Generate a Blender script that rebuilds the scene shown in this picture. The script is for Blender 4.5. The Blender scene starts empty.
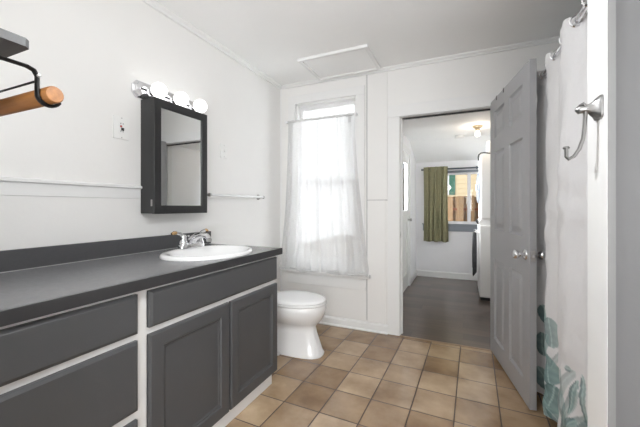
import bpy, bmesh, math, random
from mathutils import Vector, Matrix
PI = math.pi
random.seed(7)
sc = bpy.context.scene
col = sc.collection

# ------------------------------------------------------------ camera, world, lights, exposure
YAW = math.atan(143 / 320)
cam = bpy.data.cameras.new('camera')
cam.lens = 18.0; cam.sensor_width = 36.0; cam.shift_y = -6.5 / 640; cam.clip_start = 0.02
co = bpy.data.objects.new('camera', cam); col.objects.link(co)
co.location = (0, 0, 1.19); co.rotation_euler = (PI / 2, 0, YAW)
sc.camera = co
sc.view_settings.view_transform = 'Standard'; sc.view_settings.look = 'None'
sc.view_settings.gamma = 1.0; sc.view_settings.use_curve_mapping = False
sc.view_settings.exposure = 0.58
world = bpy.data.worlds.new('overcast_sky'); sc.world = world; world.use_nodes = True
bg = world.node_tree.nodes['Background']
bg.inputs[0].default_value = (0.97, 0.985, 1.0, 1); bg.inputs[1].default_value = 0.9
sc.cycles.max_bounces = 10; sc.cycles.diffuse_bounces = 6; sc.cycles.transparent_max_bounces = 16


def light(name, kind, loc, energy, color=(1, 1, 1), size=0.1, size_y=None, rot=(0, 0, 0)):
    l = bpy.data.lights.new(name, kind); l.energy = energy; l.color = color
    if kind == 'AREA':
        l.size = size
        if size_y: l.shape = 'RECTANGLE'; l.size_y = size_y
    elif kind != 'SUN':
        l.shadow_soft_size = size
    o = bpy.data.objects.new(name, l); col.objects.link(o); o.location = loc; o.rotation_euler = rot
    return o


# added fill lamps out of view: above the frame and in the hall behind
light('bathroom_fill_light', 'POINT', (-0.40, 0.70, 1.80), 17, (0.95, 0.975, 1.0), 0.06)
light('hall_fill_light', 'POINT', (0.65, -2.2, 1.45), 120, (0.95, 0.975, 1.0), 0.55)
light('laundry_door_daylight', 'AREA', (-1.75, 4.05, 1.70), 190, (0.96, 0.985, 1.0), 0.8, 0.9, rot=(0, -PI / 2 + 0.25, 0.80))
# daylight at the two windows: sky portals
for nm, loc, sx, sy in (('bath_window_portal', (-1.285, 3.16, 1.42), 0.66, 1.75), ('laundry_window_portal', (0.0, 5.95, 1.36), 0.9, 0.95)):
    p = light(nm, 'AREA', loc, 1, size=sx, size_y=sy, rot=(-PI / 2, 0, 0)); p.data.cycles.is_portal = True


# ------------------------------------------------------------ helpers
def bm_new(): return bmesh.new()


def add_box(bm, x0, x1, y0, y1, z0, z1, bevel=0.0, seg=2):
    m = Matrix.Translation(((x0 + x1) / 2, (y0 + y1) / 2, (z0 + z1) / 2)) @ Matrix.Diagonal((x1 - x0, y1 - y0, z1 - z0, 1))
    r = bmesh.ops.create_cube(bm, size=1, matrix=m)
    if bevel > 0:
        es = list({e for v in r['verts'] for e in v.link_edges})
        bmesh.ops.bevel(bm, geom=es, offset=bevel, segments=seg, affect='EDGES', profile=0.5)
    return bm


def BX(*a, **k): return add_box(bm_new(), *a, **k)


def add_tube(bm, pts, r, n=12, cap=True, flat=None):
    """tube along pts; r a number or one per point; flat=(axis vector, scale) squashes the section"""
    pts = [Vector(p) for p in pts]
    rs = r if isinstance(r, (list, tuple)) else [r] * len(pts)
    rings = []; up = None
    for i, p in enumerate(pts):
        a = pts[max(i - 1, 0)]; b = pts[min(i + 1, len(pts) - 1)]
        t = (b - a).normalized()
        if up is None:
            up = Vector((0, 0, 1)) if abs(t.z) < 0.9 else Vector((0, 1, 0))
        s = t.cross(up).normalized(); up = s.cross(t).normalized()
        ring = []
        for k in range(n):
            q = 2 * PI * k / n
            off = (s * math.cos(q) + up * math.sin(q)) * rs[i]
            if flat:
                ax = Vector(flat[0]).normalized(); off = off + ax * (off.dot(ax)) * (flat[1] - 1)
            ring.append(bm.verts.new(p + off))
        rings.append(ring)
    for a, b in zip(rings, rings[1:]):
        for k in range(n): bm.faces.new((a[k], a[(k + 1) % n], b[(k + 1) % n], b[k]))
    if cap: bm.faces.new(rings[0][::-1]); bm.faces.new(rings[-1])
    return bm


def add_lathe(bm, prof, origin, axis='Z', n=28, sx=1, sy=1):
    """prof: (radius, height) pairs turned about the axis through origin"""
    o = Vector(origin)
    def P(r, h, q):
        a, b = r * math.cos(q) * sx, r * math.sin(q) * sy
        return o + (Vector((a, b, h)) if axis == 'Z' else Vector((h, a, b)) if axis == 'X' else Vector((b, h, a)))
    rings = []
    for r, h in prof:
        rings.append([bm.verts.new(P(0, h, 0))] if r < 1e-6 else [bm.verts.new(P(r, h, 2 * PI * k / n)) for k in range(n)])
    for a, b in zip(rings, rings[1:]):
        for k in range(n):
            k2 = (k + 1) % n
            if len(a) == 1 and len(b) == 1: break
            f = (a[0], b[k2], b[k]) if len(a) == 1 else (a[k], a[k2], b[0]) if len(b) == 1 else (a[k], a[k2], b[k2], b[k])
            bm.faces.new(f)
    if len(rings[0]) > 1: bm.faces.new(rings[0][::-1])
    if len(rings[-1]) > 1: bm.faces.new(rings[-1])
    return bm


def add_loft(bm, rings, cap=True):
    vs = [[bm.verts.new(p) for p in r] for r in rings]
    n = len(vs[0])
    for a, b in zip(vs, vs[1:]):
        for k in range(n): bm.faces.new((a[k], a[(k + 1) % n], b[(k + 1) % n], b[k]))
    if cap: bm.faces.new(vs[0][::-1]); bm.faces.new(vs[-1])
    return bm


def add_prism(bm, poly, lo, hi, axis='Y'):
    """2D polygon extruded; axis Y: poly is (x,z); axis X: (y,z); axis Z: (x,y)"""
    def P(a, b, h): return (a, h, b) if axis == 'Y' else (h, a, b) if axis == 'X' else (a, b, h)
    A = [bm.verts.new(P(a, b, lo)) for a, b in poly]; B = [bm.verts.new(P(a, b, hi)) for a, b in poly]
    n = len(poly)
    for k in range(n): bm.faces.new((A[k], A[(k + 1) % n], B[(k + 1) % n], B[k]))
    bm.faces.new(A[::-1]); bm.faces.new(B)
    return bm


def add_sheet(bm, nu, nv, fn):
    g = [[bm.verts.new(fn(i / nu, j / nv)) for j in range(nv + 1)] for i in range(nu + 1)]
    for i in range(nu):
        for j in range(nv): bm.faces.new((g[i][j], g[i + 1][j], g[i + 1][j + 1], g[i][j + 1]))
    return bm


def world_loc(o):
    v = Vector((0, 0, 0))
    while o: v += o.location; o = o.parent
    return v


def obj(name, bm, mat, parent=None, smooth=False, local=False, origin=None, angle=0.6, label=None):
    bmesh.ops.recalc_face_normals(bm, faces=bm.faces[:])
    off = Vector((0, 0, 0))
    if parent is not None and not local: off = world_loc(parent)
    elif origin is not None: off = Vector(origin)
    if off.length: bmesh.ops.translate(bm, verts=bm.verts[:], vec=-off)
    me = bpy.data.meshes.new(name); bm.to_mesh(me); bm.free()
    o = bpy.data.objects.new(name, me); col.objects.link(o); me.materials.append(mat)
    if smooth:
        me.polygons.foreach_set('use_smooth', [True] * len(me.polygons))
        try: me.set_sharp_from_angle(angle=angle)
        except Exception: pass
    if parent is not None: o.parent = parent
    elif origin is not None: o.location = origin
    if label: o['label'] = label
    return o


def tag(o, label=None, cat=None, group=None, kind=None):
    for k, v in (('label', label), ('category', cat), ('group', group), ('kind', kind)):
        if v: o[k] = v
    return o


def thing(name, label, cat, loc=(0, 0, 0), rotz=0, group=None):
    o = bpy.data.objects.new(name, None); col.objects.link(o); o.empty_display_size = 0.1
    o.location = loc; o.rotation_euler = (0, 0, rotz)
    return tag(o, label, cat, group)


def struct(name, bm, mat, parent=None, smooth=False):
    o = obj(name, bm, mat, parent, smooth)
    if parent is None: o['kind'] = 'structure'
    return o


def struct_root(name, loc):
    o = bpy.data.objects.new(name, None); col.objects.link(o); o.location = loc; o['kind'] = 'structure'; o.empty_display_size = 0.1
    return o


# ------------------------------------------------------------ materials
def srgb(r, g=None, b=None):
    if g is None: g = b = r
    f = lambda c: ((c / 255 + 0.055) / 1.055) ** 2.4 if c / 255 > 0.04045 else c / 255 / 12.92
    return (f(r), f(g), f(b), 1)


def mat(name, color, rough=0.5, metal=0.0, var=0.03, scale=6.0, bump=0.0, bscale=120, emit=None, estr=0, coat=0, stretch=None, spec=None):
    m = bpy.data.materials.new(name); m.use_nodes = True
    nt = m.node_tree; n = nt.nodes; L = nt.links; b = n['Principled BSDF']
    tc = n.new('ShaderNodeTexCoord'); mp = n.new('ShaderNodeMapping'); L.new(tc.outputs['Object'], mp.inputs[0])
    if stretch: mp.inputs['Scale'].default_value = stretch
    nz = n.new('ShaderNodeTexNoise'); nz.inputs['Scale'].default_value = scale; nz.inputs['Detail'].default_value = 4
    L.new(mp.outputs[0], nz.inputs['Vector'])
    rp = n.new('ShaderNodeValToRGB'); L.new(nz.outputs['Fac'], rp.inputs[0])
    rp.color_ramp.elements[0].position = 0.3; rp.color_ramp.elements[1].position = 0.7
    c = color
    rp.color_ramp.elements[0].color = tuple(max(0, v * (1 - var)) for v in c[:3]) + (1,)
    rp.color_ramp.elements[1].color = tuple(min(1, v * (1 + var)) for v in c[:3]) + (1,)
    L.new(rp.outputs[0], b.inputs['Base Color'])
    b.inputs['Roughness'].default_value = rough; b.inputs['Metallic'].default_value = metal
    if coat: b.inputs['Coat Weight'].default_value = coat; b.inputs['Coat Roughness'].default_value = 0.08
    if spec is not None: b.inputs['Specular IOR Level'].default_value = spec
    if bump:
        n2 = n.new('ShaderNodeTexNoise'); n2.inputs['Scale'].default_value = bscale; n2.inputs['Detail'].default_value = 3
        L.new(mp.outputs[0], n2.inputs['Vector'])
        bp = n.new('ShaderNodeBump'); bp.inputs['Strength'].default_value = bump; bp.inputs['Distance'].default_value = 0.003
        L.new(n2.outputs['Fac'], bp.inputs['Height']); L.new(bp.outputs[0], b.inputs['Normal'])
    if emit:
        b.inputs['Emission Color'].default_value = emit; b.inputs['Emission Strength'].default_value = estr
    return m


M = {}
M['wall'] = mat('wall_paint', srgb(238, 237, 235), 0.42, var=0.012, scale=2.5, bump=0.12, bscale=45)
M['ceiling'] = mat('ceiling_paint', srgb(249, 249, 248), 0.7, var=0.01, scale=3, bump=0.15, bscale=90)
M['trim'] = mat('trim_paint', srgb(236, 236, 235), 0.32, var=0.01, scale=5, bump=0.05, bscale=30)
M['wing'] = mat('shaded_wing_tone', srgb(106, 106, 107), 0.5, var=0.012, bump=0.1, bscale=60)  # shade on the wing wall's camera side, put into its colour
M['laundry_wall'] = mat('laundry_wall_paint', srgb(243, 243, 245), 0.5, var=0.012, bump=0.08, bscale=60)
M['cabinet'] = mat('grey_cabinet_paint', srgb(80, 81, 83), 0.42, var=0.04, scale=5, bump=0.06, bscale=60)
M['cabinet_white'] = mat('white_cabinet_paint', srgb(226, 226, 225), 0.4, var=0.015)
M['counter'] = mat('charcoal_laminate', srgb(122, 122, 124), 0.26, var=0.05, scale=60, bump=0.05, bscale=300)
M['edge_front'] = mat('black_laminate_edge', srgb(54, 54, 56), 0.4, var=0.05, scale=60)
M['counter_edge'] = mat('dark_laminate_edge', srgb(78, 78, 80), 0.45, var=0.05, scale=60)
M['door'] = mat('grey_door_paint', srgb(166, 166, 168), 0.38, var=0.02, scale=4, bump=0.05, bscale=50)
M['porcelain'] = mat('white_porcelain', srgb(240, 240, 240), 0.09, var=0.005, coat=0.4)
M['seat'] = mat('white_seat_plastic', srgb(242, 242, 242), 0.16, var=0.005)
M['chrome'] = mat('chrome', srgb(226, 226, 228), 0.10, 1.0, var=0.01)
M['nickel'] = mat('brushed_nickel', srgb(190, 188, 186), 0.28, 1.0, var=0.03, scale=40)
M['hook'] = mat('dark_brushed_nickel', srgb(150, 149, 148), 0.3, 1.0, var=0.03, scale=40)
M['brass'] = mat('polished_brass', srgb(214, 178, 130), 0.22, 1.0, var=0.03)
M['black'] = mat('black_wood_stain', srgb(38, 38, 39), 0.35, var=0.15, scale=12, stretch=(1, 1, 0.2), bump=0.05, bscale=50)
M['black_metal'] = mat('black_iron', srgb(34, 33, 33), 0.45, 0.6, var=0.1, scale=30)
M['shelf'] = mat('grey_stained_board', srgb(84, 84, 84), 0.55, var=0.10, scale=14, stretch=(0.3, 4, 4), bump=0.1, bscale=60)
M['plate'] = mat('white_plate_plastic', srgb(238, 238, 236), 0.3, var=0.005)
M['dark_slot'] = mat('dark_plastic', srgb(45, 44, 44), 0.5, var=0.02)
M['red'] = mat('red_plastic', srgb(178, 48, 42), 0.4, var=0.02)
M['bulb'] = mat('frosted_lit_bulb', srgb(255), 0.3, emit=(1.0, 0.99, 0.98, 1), estr=1.35)
M['warm_bulb'] = mat('warm_lit_bulb', srgb(255), 0.3, emit=(1.0, 0.86, 0.62, 1), estr=4)
M['mirror'] = mat('mirror_silver', srgb(232, 234, 234), 0.015, 1.0, var=0.0)
M['olive'] = mat('olive_cloth', srgb(138, 134, 104), 0.9, var=0.10, scale=30, bump=0.1, bscale=200)
M['towel'] = mat('dark_towel_cloth', srgb(58, 58, 60), 0.95, var=0.3, scale=30, bump=0.5, bscale=150)
M['appliance'] = mat('white_enamel', srgb(226, 224, 222), 0.3, var=0.01)
M['appliance_grey'] = mat('blue_grey_plastic', srgb(150, 155, 164), 0.2, var=0.03)
M['slate'] = mat('slate_blue_paint', srgb(132, 138, 146), 0.45, var=0.05, scale=8, stretch=(0.3, 4, 4))
M['rod_dark'] = mat('dark_blue_metal', srgb(76, 84, 94), 0.4, 0.5)
M['vinyl'] = mat('white_vinyl', srgb(238, 238, 240), 0.35, var=0.005)
M['cream_siding'] = mat('cream_siding_paint', srgb(216, 196, 160), 0.7, var=0.03)
M['green'] = mat('green_shutter_paint', srgb(52, 112, 92), 0.5, var=0.05)
M['fence'] = mat('weathered_cedar', srgb(150, 120, 88), 0.85, var=0.25, scale=7, stretch=(6, 6, 0.6), bump=0.3, bscale=30)
M['earth'] = mat('packed_earth', srgb(120, 112, 96), 0.95, var=0.2, scale=3)


def wood_dowel():
    m = mat('honey_oak', srgb(152, 102, 56), 0.42, var=0.28, scale=9, stretch=(0.5, 9, 9), bump=0.08, bscale=40)
    return m
M['oak'] = wood_dowel()


def glass_mat():
    m = bpy.data.materials.new('window_glass'); m.use_nodes = True
    nt = m.node_tree; n = nt.nodes; L = nt.links; n.remove(n['Principled BSDF'])
    t = n.new('ShaderNodeBsdfTransparent'); g = n.new('ShaderNodeBsdfGlossy'); g.inputs['Roughness'].default_value = 0.02
    t.inputs[0].default_value = (0.96, 0.97, 0.97, 1)
    fr = n.new('ShaderNodeFresnel'); fr.inputs[0].default_value = 1.3
    mx = n.new('ShaderNodeMixShader'); L.new(fr.outputs[0], mx.inputs[0]); L.new(t.outputs[0], mx.inputs[1]); L.new(g.outputs[0], mx.inputs[2])
    L.new(mx.outputs[0], n['Material Output'].inputs[0])
    return m
M['glass'] = glass_mat()


def sheer_mat():
    m = bpy.data.materials.new('white_sheer_voile'); m.use_nodes = True
    nt = m.node_tree; n = nt.nodes; L = nt.links; n.remove(n['Principled BSDF'])
    d = n.new('ShaderNodeBsdfDiffuse'); t = n.new('ShaderNodeBsdfTranslucent'); tr = n.new('ShaderNodeBsdfTransparent')
    for x in (d, t): x.inputs[0].default_value = (0.84, 0.84, 0.84, 1)
    a = n.new('ShaderNodeMixShader'); a.inputs[0].default_value = 0.45; L.new(d.outputs[0], a.inputs[1]); L.new(t.outputs[0], a.inputs[2])
    tc = n.new('ShaderNodeTexCoord'); w = n.new('ShaderNodeTexNoise'); w.inputs['Scale'].default_value = 260
    L.new(tc.outputs['Object'], w.inputs['Vector'])
    mr = n.new('ShaderNodeMapRange'); mr.inputs[3].default_value = 0.66; mr.inputs[4].default_value = 0.80
    mr.inputs[1].default_value = 0.3; mr.inputs[2].default_value = 0.7
    L.new(w.outputs['Fac'], mr.inputs[0])
    b = n.new('ShaderNodeMixShader'); L.new(mr.outputs[0], b.inputs[0]); L.new(tr.outputs[0], b.inputs[1]); L.new(a.outputs[0], b.inputs[2])
    L.new(b.outputs[0], n['Material Output'].inputs[0])
    return m
M['sheer'] = sheer_mat()


def shower_mat():
    m = bpy.data.materials.new('printed_shower_fabric'); m.use_nodes = True
    nt = m.node_tree; n = nt.nodes; L = nt.links; b = n['Principled BSDF']
    a = n.new('ShaderNodeVertexColor'); a.layer_name = 'Print'
    L.new(a.outputs[0], b.inputs['Base Color']); b.inputs['Roughness'].default_value = 0.55
    tc = n.new('ShaderNodeTexCoord'); nz = n.new('ShaderNodeTexNoise'); nz.inputs['Scale'].default_value = 9; nz.inputs['Detail'].default_value = 5
    mp = n.new('ShaderNodeMapping'); mp.inputs['Scale'].default_value = (1, 1, 0.6)
    L.new(tc.outputs['Object'], mp.inputs[0]); L.new(mp.outputs[0], nz.inputs['Vector'])
    bp = n.new('ShaderNodeBump'); bp.inputs['Strength'].default_value = 0.6; bp.inputs['Distance'].default_value = 0.03
    L.new(nz.outputs['Fac'], bp.inputs['Height']); L.new(bp.outputs[0], b.inputs['Normal'])
    return m
M['shower'] = shower_mat()


def tile_mat():
    m = bpy.data.materials.new('tan_ceramic_tile'); m.use_nodes = True
    nt = m.node_tree; n = nt.nodes; L = nt.links; b = n['Principled BSDF']
    tc = n.new('ShaderNodeTexCoord'); mp = n.new('ShaderNodeMapping')
    # tiles 0.236 x 0.254 m, the grid turned a little against the walls
    mp.inputs['Rotation'].default_value = (0, 0, math.radians(1.5))
    mp.inputs['Location'].default_value = (TX, TY, 0)
    L.new(tc.outputs['Object'], mp.inputs[0])
    br = n.new('ShaderNodeTexBrick'); br.offset = 0; br.squash = 1
    br.inputs['Scale'].default_value = 1; br.inputs['Mortar Size'].default_value = 0.0042; br.inputs['Mortar Smooth'].default_value = 0.3
    br.inputs['Brick Width'].default_value = 0.2365; br.inputs['Row Height'].default_value = 0.2525; br.inputs['Bias'].default_value = 0
    br.inputs['Color1'].default_value = srgb(196, 172, 142); br.inputs['Color2'].default_value = srgb(152, 124, 93); br.inputs['Mortar'].default_value = srgb(84, 68, 56)
    L.new(mp.outputs[0], br.inputs['Vector'])
    nz = n.new('ShaderNodeTexNoise'); nz.inputs['Scale'].default_value = 4; nz.inputs['Detail'].default_value = 5; nz.inputs['Roughness'].default_value = 0.55
    L.new(mp.outputs[0], nz.inputs['Vector'])
    rp = n.new('ShaderNodeValToRGB'); rp.color_ramp.elements[0].position = 0.33; rp.color_ramp.elements[1].position = 0.68
    rp.color_ramp.elements[0].color = (0.60, 0.52, 0.44, 1); rp.color_ramp.elements[1].color = (1.2, 1.2, 1.2, 1)
    L.new(nz.outputs['Fac'], rp.inputs[0])
    mx = n.new('ShaderNodeMix'); mx.data_type = 'RGBA'; mx.blend_type = 'MULTIPLY'; mx.inputs[0].default_value = 0.85
    L.new(br.outputs['Color'], mx.inputs[6]); L.new(rp.outputs[0], mx.inputs[7])
    L.new(mx.outputs[2], b.inputs['Base Color'])
    mr = n.new('ShaderNodeMapRange'); L.new(br.outputs['Fac'], mr.inputs[0]); mr.inputs[3].default_value = 0.2; mr.inputs[4].default_value = 0.8
    L.new(mr.outputs[0], b.inputs['Roughness']); b.inputs['Specular IOR Level'].default_value = 0.8
    n2 = n.new('ShaderNodeTexNoise'); n2.inputs['Scale'].default_value = 14; L.new(mp.outputs[0], n2.inputs['Vector'])
    mm = n.new('ShaderNodeMath'); mm.operation = 'MULTIPLY_ADD'; mm.inputs[1].default_value = -1.0
    m3 = n.new('ShaderNodeMath'); m3.operation = 'MULTIPLY'; m3.inputs[1].default_value = 0.35
    L.new(n2.outputs['Fac'], m3.inputs[0]); L.new(br.outputs['Fac'], mm.inputs[0]); L.new(m3.outputs[0], mm.inputs[2])
    bp = n.new('ShaderNodeBump'); bp.inputs['Strength'].default_value = 0.5; bp.inputs['Distance'].default_value = 0.004
    L.new(mm.outputs[0], bp.inputs['Height']); L.new(bp.outputs[0], b.inputs['Normal'])
    return m


TX, TY = 0.10, 0.0
# choose the grid offset so that grout lines pass through (-0.033, 2.43)
_a = math.radians(1.5)
_px, _py = -0.033 * math.cos(_a) - 2.43 * math.sin(_a), -0.033 * math.sin(_a) + 2.43 * math.cos(_a)
TX = -(_px % 0.2365) + 0.2365 * 20; TY = -(_py % 0.2525) + 0.2525 * 20
M['tile'] = tile_mat()


def laminate_mat():
    m = bpy.data.materials.new('dark_laminate_planks'); m.use_nodes = True
    nt = m.node_tree; n = nt.nodes; L = nt.links; b = n['Principled BSDF']
    tc = n.new('ShaderNodeTexCoord')
    br = n.new('ShaderNodeTexBrick'); br.offset = 0.37; br.inputs['Scale'].default_value = 1
    br.inputs['Brick Width'].default_value = 1.2; br.inputs['Row Height'].default_value = 0.15; br.inputs['Mortar Size'].default_value = 0.0012
    br.inputs['Color1'].default_value = srgb(94, 78, 67); br.inputs['Color2'].default_value = srgb(64, 51, 43); br.inputs['Mortar'].default_value = srgb(58, 50, 46)
    L.new(tc.outputs['Object'], br.inputs['Vector'])
    mp = n.new('ShaderNodeMapping'); mp.inputs['Scale'].default_value = (1.2, 14, 1); L.new(tc.outputs['Object'], mp.inputs[0])
    nz = n.new('ShaderNodeTexNoise'); nz.inputs['Scale'].default_value = 3; nz.inputs['Detail'].default_value = 6; L.new(mp.outputs[0], nz.inputs['Vector'])
    rp = n.new('ShaderNodeValToRGB'); rp.color_ramp.elements[0].color = (0.45, 0.43, 0.42, 1); rp.color_ramp.elements[1].color = (1.5, 1.5, 1.5, 1)
    L.new(nz.outputs['Fac'], rp.inputs[0])
    mx = n.new('ShaderNodeMix'); mx.data_type = 'RGBA'; mx.blend_type = 'MULTIPLY'; mx.inputs[0].default_value = 1
    L.new(br.outputs['Color'], mx.inputs[6]); L.new(rp.outputs[0], mx.inputs[7]); L.new(mx.outputs[2], b.inputs['Base Color'])
    b.inputs['Roughness'].default_value = 0.34; b.inputs['Coat Weight'].default_value = 0.45; b.inputs['Coat Roughness'].default_value = 0.25
    return m
M['laminate'] = laminate_mat()

# ------------------------------------------------------------ the room shell
XL, YB, ZC = -1.81, 3.01, 2.50       # left wall, back wall, ceiling
XR, YN = 1.20, 0.12                  # right wall of the tub alcove, near wall
WT = 0.12
JL, JR, DH = -0.53, 0.275, 2.02      # doorway to the laundry: jambs and head
LX0, LX1, LYB = -0.745, 1.00, 5.76   # laundry
HY = -4.0                            # hall behind the camera
WX0, WX1, WZ0, WZ1 = -1.625, -0.95, 0.56, 2.28   # bathroom window opening
LW0, LW1, LZ0, LZ1 = -0.60, 0.40, 0.905, 1.80    # laundry window opening

struct('floor', BX(XL - WT, XR + WT, YN - 0.02, 3.0, -0.1, 0), M['tile'])
struct('floor_laundry', BX(XL - WT, LX1 + WT, 3.0, LYB + WT, -0.1, -0.001), M['laminate'])
struct('floor_hall', BX(XL - WT, XR + WT, HY - WT, YN - 0.02, -0.1, 0), M['laminate'])
struct('ceiling', BX(XL - WT, XR + WT, HY - WT, YB + WT, ZC, ZC + 0.1), M['ceiling'])
struct('wall_left', BX(XL - WT, XL, HY - WT, YB + WT, 0, ZC), M['wall'])
struct('wall_right', BX(XR, XR + WT, HY - WT, YB + WT, 0, ZC), M['wall'])
struct('wall_hall', BX(XL, XR, HY - WT, HY, 0, ZC), M['wall'])
bm = bm_new()                                        # back wall with window and doorway
add_box(bm, XL, WX0, YB, YB + WT, 0, ZC)
add_box(bm, WX0, WX1, YB, YB + WT, 0, WZ0); add_box(bm, WX0, WX1, YB, YB + WT, WZ1, ZC)
add_box(bm, WX1, JL - 0.02, YB, YB + WT, 0, ZC)
add_box(bm, JL - 0.02, JR + 0.02, YB, YB + WT, DH + 0.02, ZC)
add_box(bm, JR + 0.02, XR, YB, YB + WT, 0, ZC)
struct('wall_back', bm, M['wall'])
bm = bm_new()                                        # near wall with the doorway the camera stands in
add_box(bm, XL, -0.75, 0.0, YN, 0, ZC); pass
struct('wall_near', bm, M['wall'])
# wing wall at the head of the tub, with its end board
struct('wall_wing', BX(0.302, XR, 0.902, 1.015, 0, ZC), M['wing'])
struct('trim_wing', BX(0.288, 0.2888, 0.8965, 1.0165, 0, ZC), M['trim'])
struct('trim_wing_corner', BX(0.2888, 0.303, 0.8965, 0.902, 0, ZC), mat('shaded_trim_tone', srgb(124), 0.45, var=0.01))  # corner strip coloured grey to carry the shade of this side
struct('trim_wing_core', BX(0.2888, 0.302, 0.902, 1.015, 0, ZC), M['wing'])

# mouldings
def cove(name, pts, axis, lo, hi): struct(name, add_prism(bm_new(), pts, lo, hi, axis), M['trim'], smooth=False)
q = [(XL, ZC), (XL + 0.036, ZC), (XL + 0.034, ZC - 0.010), (XL + 0.016, ZC - 0.022), (XL + 0.014, ZC - 0.036), (XL, ZC - 0.038)]
cove('trim_ceiling_left', q, 'Y', YN, YB)
q = [(YB, ZC), (YB - 0.032, ZC), (YB - 0.030, ZC - 0.010), (YB - 0.015, ZC - 0.020), (YB - 0.013, ZC - 0.032), (YB, ZC - 0.034)]
cove('trim_ceiling_back', q, 'X', XL, XR)
# wainscot cap on the left wall: a flat board with a sloping lit top
cap = [(XL, 1.238), (XL + 0.006, 1.240), (XL + 0.010, 1.252), (XL + 0.010, 1.296), (XL + 0.020, 1.302), (XL + 0.020, 1.312), (XL, 1.322)]
cap = [(XL, 1.240), (XL + 0.004, 1.242), (XL + 0.004, 1.298), (XL + 0.018, 1.304), (XL + 0.018, 1.315), (XL, 1.322)]
struct('trim_wainscot', add_prism(bm_new(), cap, YN, 1.345, 'Y'), M['trim'])
# panel boards of the back wall; grey strips in the seams stand in for gap shade
bm = bm_new()
add_box(bm, -0.842, -0.667, YB - 0.009, YB, 0.085, 1.2535, 0.002)
add_box(bm, -0.842, -0.648, YB - 0.009, YB, 1.2595, 2.464, 0.002)
struct('trim_panel_boards', bm, M['wall'])
struct('trim_window_board', add_box(add_box(add_box(add_box(bm_new(), XL + 0.012, WX0, YB - 0.009, YB, 0.10, 2.464), WX0, WX1, YB - 0.009, YB, 0.10, WZ0), WX0, WX1, YB - 0.009, YB, WZ1, 2.464), WX1, -0.851, YB - 0.009, YB, 0.10, 2.464), M['wall'])
struct('trim_seam_shade', add_box(add_box(bm_new(), -0.851, -0.842, YB - 0.004, YB, 0.10, 2.464), -0.842, -0.648, YB - 0.004, YB, 1.2515, 1.2595), mat('seam_shade_grey', srgb(182), 0.8))
struct('trim_corner', BX(XL, XL + 0.012, YB - 0.014, YB, 0.1, 2.47), M['trim'])
bp = [(YB, 0), (YB - 0.016, 0), (YB - 0.016, 0.066), (YB - 0.010, 0.078), (YB, 0.082)]
struct('baseboard_back', add_prism(bm_new(), bp, XL, -0.644, 'X'), M['trim'])
struct('baseboard_shoe', add_prism(bm_new(), [(YB - 0.016, 0), (YB - 0.030, 0), (YB - 0.028, 0.010), (YB - 0.016, 0.016)], XL, -0.644, 'X'), M['trim'])

# doorway lining, stops, casing
bm = bm_new()
add_box(bm, JL - 0.02, JL, YB, YB + WT, 0, DH); add_box(bm, JR, JR + 0.02, YB, YB + WT, 0, DH); add_box(bm, JL - 0.02, JR + 0.02, YB, YB + WT, DH, DH + 0.02)
struct('trim_door_lining', bm, M['trim'])
bm = bm_new()
add_box(bm, JL, JL + 0.012, YB + 0.045, YB + 0.08, 0, DH - 0.012); add_box(bm, JR - 0.012, JR, YB + 0.045, YB + 0.08, 0, DH - 0.012); add_box(bm, JL, JR, YB + 0.045, YB + 0.08, DH - 0.012, DH)
struct('trim_door_stop', bm, M['trim'])
struct('trim_stop_gap_shade', BX(JL + 0.012, JR - 0.012, YB + 0.034, YB + 0.045, DH - 0.014, DH - 0.001), M['dark_slot'])  # dark strip in place of the shaded gap at the door stop
bm = bm_new()
add_box(bm, -0.644, JL - 0.004, YB - 0.019, YB, 0, DH + 0.004, 0.003)
add_box(bm, JR + 0.006, JR + 0.10, YB - 0.019, YB, 0, DH + 0.004, 0.003)
add_box(bm, -0.644, JR + 0.10, YB - 0.021, YB, DH + 0.004, DH + 0.112, 0.003)
struct('trim_door_casing', bm, M['trim'])
struct('trim_threshold', add_prism(bm_new(), [(2.985, 0), (3.012, 0), (3.010, 0.004), (2.990, 0.005)], JL, JR, 'X'), mat('oak_threshold', srgb(150, 124, 98), 0.4, var=0.15, stretch=(1, 20, 1)))
sp = thing('strike_plate', 'small steel strike plate let into the left jamb of the doorway', 'strike plate', (JL, 3.03, 0.93))
obj('plate', BX(JL, JL + 0.0015, 3.018, 3.042, 0.90, 0.96), M['nickel'], sp)
obj('latch_hole', BX(JL + 0.001, JL + 0.002, 3.024, 3.036, 0.918, 0.942), M['dark_slot'], sp)

# ------------------------------------------------------------ bathroom window
w = struct_root('window_1', ((WX0 + WX1) / 2, YB, WZ0))
bm = bm_new()
add_box(bm, WX0 - 0.085, WX0 + 0.004, YB - 0.026, YB - 0.009, WZ0 - 0.02, WZ1, 0.003); add_box(bm, WX1 - 0.004, WX1 + 0.085, YB - 0.026, YB - 0.009, WZ0 - 0.02, WZ1, 0.003)
add_box(bm, WX0 - 0.085, WX1 + 0.085, YB - 0.028, YB - 0.009, WZ1, WZ1 + 0.085, 0.003)
obj('window_casing', bm, M['trim'], w)
bm = bm_new()
add_box(bm, WX0, WX0 + 0.018, YB, YB + WT, WZ0, WZ1); add_box(bm, WX1 - 0.018, WX1, YB, YB + WT, WZ0, WZ1)
add_box(bm, WX0, WX1, YB, YB + WT, WZ1 - 0.018, WZ1); add_box(bm, WX0, WX1, YB, YB + WT, WZ0, WZ0 + 0.02)
obj('window_frame', bm, M['trim'], w)
obj('window_sill', add_box(bm_new(), WX0 - 0.11, -0.808, YB - 0.075, YB + 0.01, 0.510, 0.540, 0.006, 3), M['trim'], w)
obj('window_apron', BX(WX0 - 0.085, -0.852, YB - 0.024, YB - 0.009, 0.385, 0.510, 0.003), M['trim'], w)
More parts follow.
